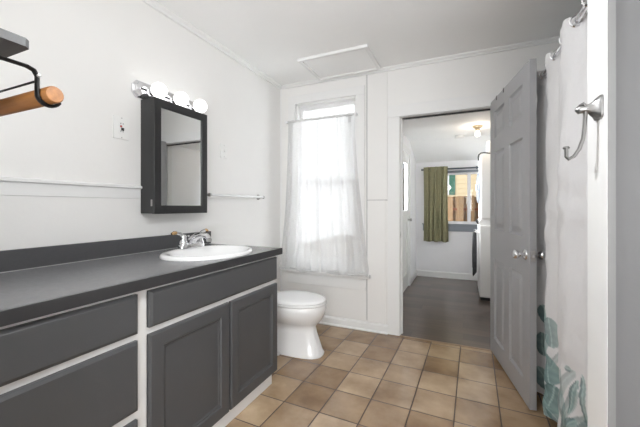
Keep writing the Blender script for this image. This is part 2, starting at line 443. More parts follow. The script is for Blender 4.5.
for nm, y, z0, z1, rb, rt in (('upper_sash', YB + 0.075, 1.42, WZ1 - 0.018, 0.035, 0.03), ('lower_sash', YB + 0.04, WZ0 + 0.02, 1.462, 0.07, 0.042)):
    a0, a1 = WX0 + 0.018, WX1 - 0.018
    bm = bm_new(); add_box(bm, a0, a0 + 0.03, y, y + 0.032, z0, z1); add_box(bm, a1 - 0.03, a1, y, y + 0.032, z0, z1)
    add_box(bm, a0 + 0.03, a1 - 0.03, y, y + 0.032, z0, z0 + rb); add_box(bm, a0 + 0.03, a1 - 0.03, y, y + 0.032, z1 - rt, z1)
    s = obj(nm, bm, M['trim'], w)
    obj('pane', BX(a0 + 0.025, a1 - 0.025, y + 0.014, y + 0.018, z0 + 0.03, z1 - 0.025), M['glass'], s)

# sheer curtain: one cloth on a tension rod, spreading over the sill at the foot
def sheer(u, v):
    # u across, v from the top (0) to the hem (1)
    k = min(1.0, v * 1.05)
    x0 = -1.695 - 0.075 * k ** 1.3; x1 = -0.955 + 0.155 * k ** 1.6
    x = x0 + (x1 - x0) * u
    f = math.sin(u * 2 * PI * 6.5 + 0.8) * 0.5 + math.sin(u * 2 * PI * 10.3 + 2.0 + v * 1.2) * 0.32 + math.sin(u * 2 * PI * 17 + 1.0) * 0.18
    amp = 0.010 + 0.016 * min(1, v * 1.4)
    fwd = 0.052 * max(0, (v - 0.55) / 0.45) ** 1.2
    y = YB - 0.050 + f * amp - fwd
    z = 2.084 + (0.538 - 2.084) * v
    if v > 0.965:                                     # hem, caught up in places
        h = (v - 0.965) / 0.035
        z += h * (0.010 * math.sin(u * 15 + 0.6) + 0.006 * math.sin(u * 37)); y -= 0.014 * h * math.sin(u * 26)
    y = min(y, YB - 0.032 if v < 0.9 else YB - 0.080)
    return (x, y, z)
sh = thing('sheer_curtain', 'white sheer curtain hanging over the bright window above the toilet', 'curtain', (-1.30, YB - 0.06, 0.55))
obj('curtain_cloth', add_sheet(bm_new(), 150, 90, sheer), M['sheer'], sh, smooth=True, angle=3)
def header(u, v):
    p = sheer(u, 0.0); q = 2 * PI * v
    return (p[0], YB - 0.050 + 0.013 * math.cos(q) + 0.003 * math.sin(u * 60), 2.088 + 0.013 * math.sin(q) + 0.002 * math.sin(u * 90))
obj('rod_pocket', add_sheet(bm_new(), 150, 12, header), M['sheer'], sh, smooth=True, angle=3)
def roll(u, v):
    x = -1.765 + (-0.83 + 1.765) * u; q = 2 * PI * v
    r = 0.015 + 0.006 * math.sin(u * 22 + 0.5) + 0.004 * math.sin(u * 47)
    return (x, YB - 0.094 + r * math.cos(q), 0.556 + 0.008 * math.sin(u * 13) + r * math.sin(q) * 0.8)
obj('gathered_hem', add_sheet(bm_new(), 110, 10, roll), M['sheer'], sh, smooth=True, angle=3)
obj('care_tag', BX(-1.012, -0.985, YB - 0.082, YB - 0.0805, 2.005, 2.065), mat('grey_tag', srgb(186), 0.8), sh)
rd = thing('tension_rod', 'thin white curtain rod across the top of the bathroom window', 'curtain rod', (-1.33, YB - 0.05, 2.088))
obj('rod', add_tube(bm_new(), [(-1.715, YB - 0.05, 2.088), (-0.94, YB - 0.05, 2.088)], 0.007, 14), M['vinyl'], rd, smooth=True)
for x in (-1.715, -0.94):
    obj('end_bracket', add_box(bm_new(), x - 0.006, x + 0.006, YB - 0.06, YB - 0.024, 2.076, 2.100, 0.002), M['vinyl'], rd)

# ------------------------------------------------------------ attic hatch
hx0, hx1, hy0, hy1 = -1.335, -0.70, 2.50, 2.975
h = thing('attic_hatch', 'white attic access panel with narrow frame in the ceiling by the window', 'hatch', ((hx0 + hx1) / 2, (hy0 + hy1) / 2, ZC))
obj('panel', BX(hx0 + 0.03, hx1 - 0.03, hy0 + 0.03, hy1 - 0.03, ZC - 0.008, ZC), M['ceiling'], h)
bm = bm_new(); t = 0.030
add_box(bm, hx0, hx1, hy0, hy0 + t, ZC - 0.024, ZC, 0.002); add_box(bm, hx0, hx1, hy1 - t, hy1, ZC - 0.024, ZC, 0.002)
add_box(bm, hx0, hx0 + t, hy0 + t, hy1 - t, ZC - 0.024, ZC, 0.002); add_box(bm, hx1 - t, hx1, hy0 + t, hy1 - t, ZC - 0.024, ZC, 0.002)
obj('hatch_frame', bm, M['trim'], h)

# ------------------------------------------------------------ vanity
VY0, VY1, VF = YN + 0.004, 1.876, -1.17        # ends and face-frame front
v = thing('vanity_cabinet', 'long grey and white built-in vanity cabinet along the left wall', 'cabinet', (-1.49, 1.0, 0))
bm = bm_new()                                     # open box: sides, back, bottom
add_box(bm, XL + 0.002, VF - 0.02, VY1 - 0.018, VY1, 0.082, 0.869); add_box(bm, XL + 0.002, VF - 0.02, VY0, VY0 + 0.018, 0.082, 0.869)
add_box(bm, XL + 0.002, VF - 0.02, VY0 + 0.018, VY1 - 0.018, 0.082, 0.10)
add_box(bm, XL + 0.002, XL + 0.012, VY0 + 0.018, VY1 - 0.018, 0.10, 0.869)
add_box(bm, XL + 0.012, VF - 0.02, 0.856, 0.874, 0.10, 0.869)
obj('carcass', bm, M['cabinet_white'], v)
bm = bm_new()
for a, b, c, d in ((VY0, VY0 + 0.05, 0.080, 0.869), (0.850, 0.896, 0.080, 0.869), (VY1 - 0.012, VY1, 0.080, 0.869),
                   (VY0 + 0.05, 0.850, 0.850, 0.869), (VY0 + 0.05, 0.850, 0.668, 0.698), (VY0 + 0.05, 0.850, 0.36, 0.40), (VY0 + 0.05, 0.850, 0.080, 0.11),
                   (0.896, VY1 - 0.012, 0.850, 0.869), (0.896, VY1 - 0.012, 0.672, 0.702), (0.896, VY1 - 0.012, 0.080, 0.10), (1.374, 1.400, 0.10, 0.672)):
    add_box(bm, VF - 0.02, VF, a, b, c, d)
obj('face_frame', bm, M['cabinet_white'], v)
obj('kick_board', BX(VF - 0.03, VF - 0.004, VY0, 1.836, 0.0, 0.0795, 0.004), M['cabinet_white'], v)
obj('kick_side', BX(XL + 0.002, VF - 0.03, 1.816, 1.836, 0.0, 0.0795), M['cabinet_white'], v)


def slab_front(y0, y1, z0, z1):
    """plain front with a wide bevelled edge"""
    bm = bm_new(); e = 0.012
    xs = ((VF, 0), (VF + 0.014, 0), (VF + 0.021, e))
    rings = [[(x, y0 + d, z0 + d), (x, y1 - d, z0 + d), (x, y1 - d, z1 - d), (x, y0 + d, z1 - d)] for x, d in xs]
    return add_loft(bm, rings)


def panel_front(y0, y1, z0, z1):
    """framed door with a flat recessed panel"""
    bm = bm_new()
    xs = ((VF, 0), (VF + 0.014, 0), (VF + 0.020, 0.006), (VF + 0.020, 0.062), (VF + 0.013, 0.067), (VF + 0.013, 0.074), (VF + 0.009, 0.080))
    rings = [[(x, y0 + d, z0 + d), (x, y1 - d, z0 + d), (x, y1 - d, z1 - d), (x, y0 + d, z1 - d)] for x, d in xs]
    return add_loft(bm, rings)


for z0, z1 in ((0.697, 0.850), (0.398, 0.670), (0.11, 0.362)):
    obj('drawer', slab_front(VY0 + 0.046, 0.848, z0, z1), M['cabinet'], v)
obj('false_drawer_front', slab_front(0.898, 1.866, 0.702, 0.851), M['cabinet'], v)
obj('door', panel_front(0.898, 1.380, 0.082, 0.674), M['cabinet'], v)
obj('door', panel_front(1.395, 1.868, 0.082, 0.674), M['cabinet'], v)
obj('bumper', add_lathe(bm_new(), [(0.005, 0), (0.008, 0.004), (0.009, 0.012), (0.0, 0.016)], (VF - 0.03, VY1, 0.835), 'Y', 14), M['dark_slot'], v, smooth=True)

# countertop with an oval hole for the basin
SX, SY, SA, SB = -1.395, 1.485, 0.285, 0.238       # basin centre, half length (y), half depth (x)
c = thing('countertop', 'charcoal laminate countertop with low backsplash on the vanity', 'countertop', (-1.47, 1.0, 0.87))
def ell(a, b, z, n=64): return [(SX + b * math.cos(2 * PI * k / n), SY + a * math.sin(2 * PI * k / n), z) for k in range(n)]
CF, CE = -1.13, 1.900
def slab_with_hole(z0, z1):
    bm = bm_new()
    cyls = []
    for z in (z0, z1):
        outer = [bm.verts.new(p) for p in ((XL + 0.001, VY0, z), (CF - 0.012, VY0, z), (CF - 0.012, CE - 0.012, z), (XL + 0.001, CE - 0.012, z))]
        inner = [bm.verts.new(p) for p in ell(SA - 0.03, SB - 0.03, z)]
        eo = [bm.edges.new((outer[k], outer[(k + 1) % 4])) for k in range(4)]
        ei = [bm.edges.new((inner[k], inner[(k + 1) % 64])) for k in range(64)]
        bmesh.ops.triangle_fill(bm, use_beauty=True, edges=eo + ei)
        cyls.append((outer, inner))
    (o0, i0), (o1, i1) = cyls
    for k in range(4): bm.faces.new((o0[k], o0[(k + 1) % 4], o1[(k + 1) % 4], o1[k]))
    for k in range(64): bm.faces.new((i0[k], i0[(k + 1) % 64], i1[(k + 1) % 64], i1[k]))
    return bm
obj('top', slab_with_hole(0.870, 0.910), M['counter'], c)
bm = bm_new()
add_box(bm, CF - 0.012, CF, VY0, CE, 0.868, 0.910, 0.0015); add_box(bm, XL + 0.001, CF - 0.012, CE - 0.012, CE, 0.868, 0.910)
obj('edge_band', bm, M['edge_front'], c)
obj('backsplash', BX(XL + 0.001, XL + 0.021, VY0, 1.928, 0.910, 1.003, 0.002), M['counter_edge'], c)

obj('highlight_bead', add_prism(bm_new(), [(XL + 0.021, 0.910), (XL + 0.0245, 0.910), (XL + 0.021, 0.9135)], VY0, CE - 0.014, 'Y'), mat('highlight_grey', srgb(150), 0.4), c)  # pale strip stands in for the reflected line along the backsplash foot
# basin
b = thing('sink_basin', 'white oval sink basin set into the charcoal countertop', 'sink', (SX, SY, 0.91))
prof = [(1.0, 0.9105), (1.0, 0.918), (0.985, 0.926), (0.955, 0.9305), (0.90, 0.930), (0.86, 0.926), (0.835, 0.915), (0.80, 0.89), (0.74, 0.85), (0.62, 0.80), (0.40, 0.775), (0.12, 0.768)]
rings = []
for s, z in prof:
    t = max(0, (0.95 - s)) ; dx = 0.028 * min(1, t / 0.15)
    rings.append([(SX + dx + (SB - (1 - s) * 0.235) * math.cos(2 * PI * k / 64) if s > 0.75 else SX + dx + SB * s * 0.98 * math.cos(2 * PI * k / 64),
                   SY + SA * s * math.sin(2 * PI * k / 64), z) for k in range(64)])
bm = add_loft(bm_new(), rings[::-1], cap=False)
obj('bowl', bm, M['porcelain'], b, smooth=True, angle=1.2)
obj('drain', add_lathe(bm_new(), [(0.034, 0.766), (0.034, 0.772), (0.026, 0.773), (0.0, 0.771)], (SX + 0.028, SY, 0), 'Z', 24), M['chrome'], b, smooth=True)
obj('overflow_hole', add_lathe(bm_new(), [(0.011, 0), (0.011, 0.003), (0.0, 0.003)], (SX + SB * 0.80, SY, 0.895), 'X', 16), M['dark_slot'], b)

# faucet
FX, FY, FZ = SX - SB + 0.032, SY + 0.065, 0.930
f = thing('faucet', 'chrome two-lever faucet with brass lever tips on the oval sink', 'faucet', (FX, FY, FZ))
rr = []
for z, s in ((0, 1.0), (0.012, 1.0), (0.020, 0.86), (0.024, 0.7)):
    rr.append([(FX + 0.026 * s * math.copysign(abs(math.cos(t)) ** 0.7, math.cos(t)), FY + (0.080 - 0.026 * (1 - s)) * math.copysign(abs(math.sin(t)) ** 0.6, math.sin(t)), FZ + z) for t in [2 * PI * k / 40 for k in range(40)]])
f.scale = (1.25, 1.25, 1.25)
obj('base_plate', add_loft(bm_new(), rr), M['chrome'], f, smooth=True)
sp_path = [(FX, FY, FZ + 0.02), (FX + 0.008, FY, FZ + 0.040), (FX + 0.035, FY - 0.001, FZ + 0.058), (FX + 0.07, FY - 0.002, FZ + 0.066), (FX + 0.105, FY - 0.002, FZ + 0.062), (FX + 0.118, FY - 0.002, FZ + 0.048)]
spout = obj('spout', add_tube(bm_new(), sp_path, [0.022, 0.021, 0.018, 0.015, 0.013, 0.0125], 16), M['chrome'], f, smooth=True, angle=1)
obj('aerator', add_lathe(bm_new(), [(0.0115, 0), (0.013, 0.004), (0.013, 0.014), (0.010, 0.016)], (FX + 0.119, FY - 0.002, FZ + 0.034), 'Z', 18), M['nickel'], spout, smooth=True)
obj('lift_rod', add_lathe(bm_new(), [(0.003, 0), (0.003, 0.035), (0.007, 0.037), (0.008, 0.043), (0.005, 0.049), (0, 0.05)], (FX - 0.022, FY, FZ + 0.012), 'Z', 14), M['chrome'], f, smooth=True)
for s in (-1, 1):
    hy = FY + s * 0.054
    hd = obj('handle', add_lathe(bm_new(), [(0.023, 0.018), (0.023, 0.024), (0.018, 0.034), (0.015, 0.048), (0.017, 0.058), (0.014, 0.068), (0.0, 0.072)], (FX, hy, FZ), 'Z', 22), M['chrome'], f, smooth=True)
    lv = obj('lever', add_tube(bm_new(), [(FX, hy, FZ + 0.060), (FX - 0.002, hy + s * 0.020, FZ + 0.074), (FX - 0.004, hy + s * 0.042, FZ + 0.080)], [0.011, 0.009, 0.008], 12), M['chrome'], hd, smooth=True)
    obj('lever_tip', add_tube(bm_new(), [(FX - 0.004, hy + s * 0.040, FZ + 0.080), (FX - 0.005, hy + s * 0.052, FZ + 0.081), (FX - 0.006, hy + s * 0.066, FZ + 0.077)], [0.0085, 0.0095, 0.006], 12), M['brass'], hd, smooth=True, label='brass lever tip')

# ------------------------------------------------------------ toilet
TYC = 2.345
t = thing('toilet', 'white porcelain toilet with closed lid between the vanity and the window wall', 'toilet', (-1.35, TYC, 0))
def egg(xc, a_f, a_b, w, z, n=48, p=2.0):
    """egg-shaped ring: a_f reach to the front (+x), a_b to the rear, half width w"""
    r = []
    for k in range(n):
        q = 2 * PI * k / n; cx, sx = math.cos(q), math.sin(q)
        ex = 2 / p
        r.append((xc + (a_f if cx > 0 else a_b) * math.copysign(abs(cx) ** ex, cx), TYC + w * math.copysign(abs(sx) ** ex, sx), z))
    return r
rings = [egg(-1.30, 0.275, 0.25, 0.118, 0.0, p=2.8), egg(-1.30, 0.278, 0.25, 0.121, 0.015, p=2.8), egg(-1.30, 0.266, 0.24, 0.112, 0.035, p=2.6), egg(-1.30, 0.246, 0.23, 0.100, 0.10, p=2.4), egg(-1.30, 0.220, 0.23, 0.086, 0.18, p=2.2), egg(-1.295, 0.208, 0.23, 0.086, 0.228),
         egg(-1.29, 0.222, 0.235, 0.110, 0.250), egg(-1.28, 0.244, 0.24, 0.150, 0.285), egg(-1.275, 0.262, 0.245, 0.178, 0.33), egg(-1.27, 0.266, 0.25, 0.188, 0.37), egg(-1.27, 0.264, 0.25, 0.188, 0.398), egg(-1.27, 0.258, 0.245, 0.182, 0.405)]
obj('bowl', add_loft(bm_new(), rings), M['porcelain'], t, smooth=True, angle=1.0)
def ringset(zs, xc, af, ab, w):
    return [egg(xc, af - d, ab - d, w - d, z) for z, d in zs]
obj('seat', add_loft(bm_new(), ringset(((0.407, 0.005), (0.411, 0.0), (0.421, 0.0), (0.425, 0.005)), -1.27, 0.268, 0.225, 0.193)), M['seat'], t, smooth=True, angle=0.9)
ld = obj('lid', add_loft(bm_new(), ringset(((0.4275, 0.005), (0.431, 0.0), (0.441, 0.0), (0.447, 0.006), (0.451, 0.03), (0.453, 0.10)), -1.27, 0.264, 0.225, 0.191)), M['seat'], t, smooth=True, angle=0.9)
for s in (-1, 1):
    obj('hinge', add_tube(bm_new(), [(-1.500, TYC + s * 0.07 - 0.02, 0.432), (-1.500, TYC + s * 0.07 + 0.02, 0.432)], 0.012, 12), M['seat'], t, smooth=True)
tank = obj('tank', add_loft(bm_new(), [[(x0, y0, z), (x1, y0, z), (x1, y1, z), (x0, y1, z)] for x0, x1, y0, y1, z in ((-1.792, -1.615, TYC - 0.215, TYC + 0.215, 0.38), (-1.795, -1.600, TYC - 0.235, TYC + 0.235, 0.70))]), M['porcelain'], t)
obj('tank_lid', BX(-1.798, -1.590, TYC - 0.245, TYC + 0.245, 0.70, 0.735, 0.008), M['porcelain'], tank)
obj('flush_lever', add_tube(bm_new(), [(-1.604, TYC - 0.17, 0.65), (-1.585, TYC - 0.17, 0.65), (-1.580, TYC - 0.10, 0.642)], 0.007, 10), M['chrome'], tank, smooth=True)
obj('tank_neck', BX(-1.72, -1.46, TYC - 0.10, TYC + 0.10, 0.30, 0.402, 0.01), M['porcelain'], t)
for s in (-1, 1):
    obj('bolt_cap', add_lathe(bm_new(), [(0.014, 0), (0.014, 0.008), (0.010, 0.016), (0, 0.02)], (-1.36, TYC + s * 0.130, 0.0), 'Z', 14), M['seat'], t, smooth=True)

# ------------------------------------------------------------ medicine cabinet
CX, CY0, CY1, CZ0, CZ1 = -1.705, 1.346, 1.772, 1.150, 1.850
m = thing('medicine_cabinet', 'black mirrored medicine cabinet hung on the left wall above the sink', 'cabinet', (XL, (CY0 + CY1) / 2, CZ0))
obj('cabinet_box', BX(XL + 0.001, CX, CY0, CY1, CZ0, CZ1, 0.0015), M['black'], m)
bm = bm_new(); fx = CX + 0.019; fw = 0.052
a0, a1, b0, b1 = CY0 - 0.003, CY1 + 0.003, CZ0 - 0.002, CZ1 + 0.002
rings = [[(x, a0 + d, b0 + d), (x, a1 - d, b0 + d), (x, a1 - d, b1 - d), (x, a0 + d, b1 - d)] for x, d in ((CX + 0.001, 0.0), (fx - 0.002, 0.0), (fx, 0.002), (fx, fw - 0.004), (fx - 0.006, fw), (CX + 0.004, fw))]
rot = Matrix.Translation((CX, a0, 0)) @ Matrix.Rotation(math.radians(-0.5), 4, 'Z') @ Matrix.Translation((-CX, -a0, 0))
bm = add_loft(bm, rings, cap=False)
bmesh.ops.transform(bm, matrix=rot, verts=bm.verts[:])
d = obj('cabinet_door', bm, M['black'], m)
bm = BX(CX + 0.003, CX + 0.010, a0 + fw - 0.004, a1 - fw + 0.004, b0 + fw - 0.004, b1 - fw + 0.004)
bmesh.ops.transform(bm, matrix=rot, verts=bm.verts[:])
obj('mirror', bm, M['mirror'], d)
obj('hinge', BX(CX - 0.012, CX + 0.003, CY0 - 0.0035, CY0 + 0.002, 1.195, 1.235, 0.001), M['nickel'], m, label='small bright hinge low on the cabinet side')
obj('hinge', BX(CX - 0.012, CX + 0.003, CY0 - 0.0035, CY0 + 0.002, 1.765, 1.805, 0.001), M['dark_slot'], m)

# ------------------------------------------------------------ vanity light with three globe bulbs
l = thing('vanity_light', 'chrome light bar with three lit globe bulbs over the mirror cabinet', 'light', (XL, 1.55, 1.89))
def barring(x, g):
    y0, y1, z0, z1, c = 1.284 + g, 1.818 - g, 1.853 + g, 1.957 - g, 0.028
    return [(x, y0 + c, z0), (x, y1 - c, z0), (x, y1, z0 + c), (x, y1, z1 - c), (x, y1 - c, z1), (x, y0 + c, z1), (x, y0, z1 - c), (x, y0, z0 + c)]
obj('back_plate', add_loft(bm_new(), [barring(XL + 0.001, 0), barring(XL + 0.014, 0), barring(XL + 0.020, 0.009), barring(XL + 0.030, 0.011), barring(XL + 0.036, 0.020), barring(XL + 0.040, 0.030)]), M['chrome'], l)
for y in (1.387, 1.555, 1.722):
    so = obj('socket', add_lathe(bm_new(), [(0.030, 0.038), (0.030, 0.043), (0.021, 0.046), (0.021, 0.066), (0.017, 0.068)], (XL, y, 1.901), 'X', 24), M['chrome'], l, smooth=True)
    pr = [(0.0, 0.066)] + [(0.0465 * math.sin(q), 0.112 - 0.0465 * math.cos(q)) for q in [0.42 + (PI - 0.42) * k / 18 for k in range(19)]]
    pr[-1] = (0.0, 0.112 + 0.0465)
    bb = obj('bulb', add_lathe(bm_new(), pr, (XL, y, 1.903), 'X', 28), M['bulb'], l, smooth=True)

# ------------------------------------------------------------ wall plates
o = thing('outlet_plate', 'white wall outlet with test buttons left of the mirror cabinet', 'outlet', (XL, 1.222, 1.65))
obj('plate', BX(XL, XL + 0.008, 1.174, 1.268, 1.582, 1.714, 0.003), M['plate'], o)
obj('receptacle', BX(XL + 0.008, XL + 0.010, 1.205, 1.239, 1.614, 1.682, 0.002), M['plate'], o)
obj('reset_button', BX(XL + 0.010, XL + 0.013, 1.211, 1.221, 1.650, 1.660), M['red'], o)
obj('test_button', BX(XL + 0.010, XL + 0.013, 1.217, 1.233, 1.632, 1.648), M['dark_slot'], o)
for z in (1.623, 1.667):
    bm = bm_new()
    for y in (1.214, 1.227): add_box(bm, XL + 0.0098, XL + 0.0106, y, y + 0.003, z, z + 0.009)
    obj('slots', bm, M['dark_slot'], o)
for z in (1.592, 1.704): obj('screw', add_lathe(bm_new(), [(0.0035, 0), (0.0035, 0.001), (0.002, 0.0016), (0, 0.0017)], (XL + 0.008, 1.222, z), 'X', 10), M['nickel'], o)
o = thing('light_switch', 'white light switch on the wall right of the mirror cabinet', 'light switch', (XL, 2.09, 1.652))
obj('plate', BX(XL, XL + 0.009, 2.050, 2.130, 1.593, 1.711, 0.003), M['plate'], o)
obj('toggle', add_prism(bm_new(), [(XL + 0.009, 1.640), (XL + 0.009, 1.664), (XL + 0.015, 1.664), (XL + 0.022, 1.650)], 2.084, 2.096, 'Y'), M['plate'], o)
obj('bezel', BX(XL + 0.009, XL + 0.0105, 2.078, 2.102, 1.634, 1.670, 0.0005), M['plate'], o)
for z in (1.606, 1.698): obj('screw', add_lathe(bm_new(), [(0.0035, 0), (0.0035, 0.001), (0.002, 0.0016), (0, 0.0017)], (XL + 0.009, 2.09, z), 'X', 10), M['nickel'], o)

# ------------------------------------------------------------ towel bar
tb = thing('towel_bar', 'chrome towel bar on the left wall right of the mirror cabinet', 'towel bar', (XL, 2.22, 1.285))
TBX = XL + 0.062
for y in (1.868, 2.580):
    obj('bar_post', add_lathe(bm_new(), [(0.026, 0.0), (0.026, 0.006), (0.020, 0.012), (0.011, 0.026), (0.009, 0.045), (0.012, 0.052), (0.015, 0.062), (0.012, 0.073), (0.0, 0.077)], (XL, y, 1.283), 'X', 22), M['nickel'], tb, smooth=True)
obj('bar', add_tube(bm_new(), [(TBX, 1.868, 1.283), (TBX, 2.580, 1.283)], 0.011, 16), mat('satin_steel_bar', srgb(225), 0.3, 0.6), tb, smooth=True)

# ------------------------------------------------------------ shelf with wooden towel rail, on the near wall
SXE = -0.84
s = thing('wall_shelf', 'dark grey board shelf on black iron brackets with a wooden rail below', 'shelf', (-1.15, YN, 1.53))
bm = add_prism(bm_new(), [(-1.50, YN + 0.001), (SXE, YN + 0.001), (SXE, 0.362), (SXE - 0.010, 0.372), (-1.49, 0.372), (-1.50, 0.362)], 1.528, 1.546, 'Z')
obj('board', bm, M['shelf'], s)
for x in (SXE - 0.005, -1.46):
    pts = [(YN + 0.002, 1.528), (YN + 0.002, 1.480), (YN + 0.012, 1.489), (0.365, 1.489), (0.378, 1.485), (0.384, 1.474), (0.384, 1.440)]
    pts += [(0.406 - 0.0225 * math.cos(a), 1.438 - 0.0225 * math.sin(a)) for a in [k * PI / 12 for k in range(1, 11)]]
    bk = obj('bracket', add_tube(bm_new(), [(x, y, z) for y, z in pts], 0.0036, 10, flat=((1, 0, 0), 2.2)), M['black_metal'], s, smooth=True)
    obj('screw', add_lathe(bm_new(), [(0.004, 0), (0.004, 0.002), (0, 0.003)], (x + 0.006, 0.384, 1.474), 'X', 10), M['nickel'], bk)
obj('tie_rod', add_tube(bm_new(), [(-1.46, 0.384, 1.464), (SXE - 0.005, 0.384, 1.464)], 0.0024, 10), M['black_metal'], s, smooth=True)
obj('wooden_rail', add_lathe(bm_new(), [(0.0, -1.49), (0.0165, -1.49), (0.0185, -1.487), (0.0185, -0.824), (0.0165, -0.821), (0.0, -0.821)], (0, 0.406, 1.438), 'X', 28), M['oak'], s, smooth=True, label='honey-brown round wooden rail held under the shelf')

# ------------------------------------------------------------ bathroom door
HX, HYD = 0.207, 2.998
ang = math.atan2(2.19 - 3.0, 0.354 - 0.207)
DW, DT, D0, D1 = 0.820, 0.035, 0.014, 2.048
dr = thing('panel_door', 'grey six-panel interior door standing open into the bathroom', 'door', (HX, HYD, 0), ang)
cols_ = ((0.112, 0.358), (0.462, 0.708)); rows_ = ((0.145, 0.785), (1.010, 1.620), (1.735, 1.945))
bm = bm_new()
rec = 0.013
xs = [0, cols_[0][0], cols_[0][1], cols_[1][0], cols_[1][1], DW]; zs = [D0] + [z for r in rows_ for z in r] + [D1]
def dface(y, sgn):
    for i in range(5):
        for j in range(len(zs) - 1):
            x0, x1, z0, z1 = xs[i], xs[i + 1], zs[j], zs[j + 1]
            if i in (1, 3) and j in (1, 3, 5):
                prev = None
                for dep, ins in ((0, 0), (0.005, 0.003), (rec, 0.010), (rec, 0.026), (0.002, 0.056)):
                    yy = y + sgn * dep
                    ring = [bm.verts.new(p) for p in ((x0 + ins, yy, z0 + ins), (x1 - ins, yy, z0 + ins), (x1 - ins, yy, z1 - ins), (x0 + ins, yy, z1 - ins))]
                    if prev:
                        for k in range(4): bm.faces.new((prev[k], prev[(k + 1) % 4], ring[(k + 1) % 4], ring[k]))
                    prev = ring
                bm.faces.new(prev)
            else:
                bm.faces.new([bm.verts.new(p) for p in ((x0, y, z0), (x1, y, z0), (x1, y, z1), (x0, y, z1))])
dface(0.0, 1); dface(DT, -1)
for x in (0, DW): bm.faces.new([bm.verts.new(p) for p in ((x, 0, D0), (x, DT, D0), (x, DT, D1), (x, 0, D1))])
for z in (D0, D1): bm.faces.new([bm.verts.new(p) for p in ((0, 0, z), (DW, 0, z), (DW, DT, z), (0, DT, z))])
bmesh.ops.remove_doubles(bm, verts=bm.verts[:], dist=1e-5)
obj('door_slab', bm, M['door'], dr, local=True)
KX, KZ = DW - 0.062, 0.905
for sgn, y in ((-1, 0.0), (1, DT)):
    pr = [(0.032, 0), (0.032, 0.004), (0.027, 0.009), (0.012, 0.012), (0.011, 0.028), (0.018, 0.034), (0.026, 0.044), (0.028, 0.054), (0.024, 0.064), (0.014, 0.069), (0, 0.070)]
    pr = [(r, y + sgn * hh) for r, hh in pr]
    obj('door_knob', add_lathe(bm_new(), pr, (KX, 0, KZ), 'Y', 26), M['chrome'], dr, smooth=True, local=True, angle=0.9)
obj('latch_plate', BX(DW, DW + 0.0012, 0.006, 0.029, KZ - 0.03, KZ + 0.03), M['nickel'], dr, local=True)
obj('latch_bolt', BX(DW + 0.001, DW + 0.010, 0.012, 0.024, KZ - 0.008, KZ + 0.008, 0.002), M['chrome'], dr, local=True)
for z in (0.25, 1.05, 1.80):
    obj('hinge', add_lathe(bm_new(), [(0.006, z - 0.045), (0.006, z + 0.045), (0.004, z + 0.048), (0, z + 0.049)], (-0.008, DT + 0.004, 0), 'Z', 12), M['nickel'], dr, smooth=True, local=True)
for k, (sx, lab) in enumerate(((0.175, 'small dark clip over the top edge of the open door, nearer the hinge'), (0.345, 'small dark clip over the top edge of the open door, further from the hinge'))):
    px, py = HX + sx * math.cos(ang), HYD + sx * math.sin(ang)
    hk = thing('over_door_clip', lab, 'door clip', (px, py, D1), ang, 'clips over the top of the grey door')
    bm = bm_new(); add_box(bm, -0.009, 0.009, -0.0025, DT + 0.0025, 0.0005, 0.003)
    add_box(bm, -0.009, 0.009, -0.0025, -0.0005, -0.028, 0.0005); add_box(bm, -0.009, 0.009, DT + 0.0005, DT + 0.0025, -0.04, 0.0005)
    o = obj('clip', bm, M['dark_slot'], hk, local=True)

# ------------------------------------------------------------ robe hook on the wing wall
HKY, HKZ, HKX = 0.938, 1.419, 0.288
k = thing('robe_hook', 'brushed nickel robe hook on the white end board beside the shower curtain', 'hook', (HKX, HKY, HKZ))
def sq(x, hw, hh, r=0.3):
    return [(x, HKY + hw * math.copysign(abs(math.cos(t)) ** r, math.cos(t)), HKZ + hh * math.copysign(abs(math.sin(t)) ** r, math.sin(t))) for t in [2 * PI * i / 24 + 0.13 for i in range(24)]]
obj('base', add_loft(bm_new(), [sq(HKX - 0.0002, 0.025, 0.026), sq(HKX - 0.004, 0.025, 0.026), sq(HKX - 0.009, 0.018, 0.019), sq(HKX - 0.020, 0.010, 0.011, 0.6), sq(HKX - 0.032, 0.008, 0.009, 1), sq(HKX - 0.040, 0.009, 0.010, 1), sq(HKX - 0.046, 0.003, 0.003, 1)]), M['hook'], k, smooth=True, angle=0.7)
hp = [(HKX - 0.036, 1.428), (HKX - 0.031, 1.432), (HKX - 0.027, 1.425), (HKX - 0.0265, 1.405), (HKX - 0.028, 1.375), (HKX - 0.0305, 1.350), (HKX - 0.038, 1.326), (HKX - 0.048, 1.310), (HKX - 0.058, 1.304), (HKX - 0.0625, 1.310), (HKX - 0.063, 1.330)]
obj('arm', add_tube(bm_new(), [(x, HKY, z) for x, z in hp], [0.004, 0.0045, 0.0045, 0.0042, 0.004, 0.004, 0.004, 0.004, 0.004, 0.004, 0.004], 12, flat=((0, 1, 0), 1.7)), M['hook'], k, smooth=True)
obj('tip', add_lathe(bm_new(), [(0.0, 1.326), (0.006, 1.328), (0.0075, 1.331), (0.0055, 1.334), (0, 1.335)], (HKX - 0.063, HKY, 0), 'Z', 14), M['hook'], k, smooth=True)

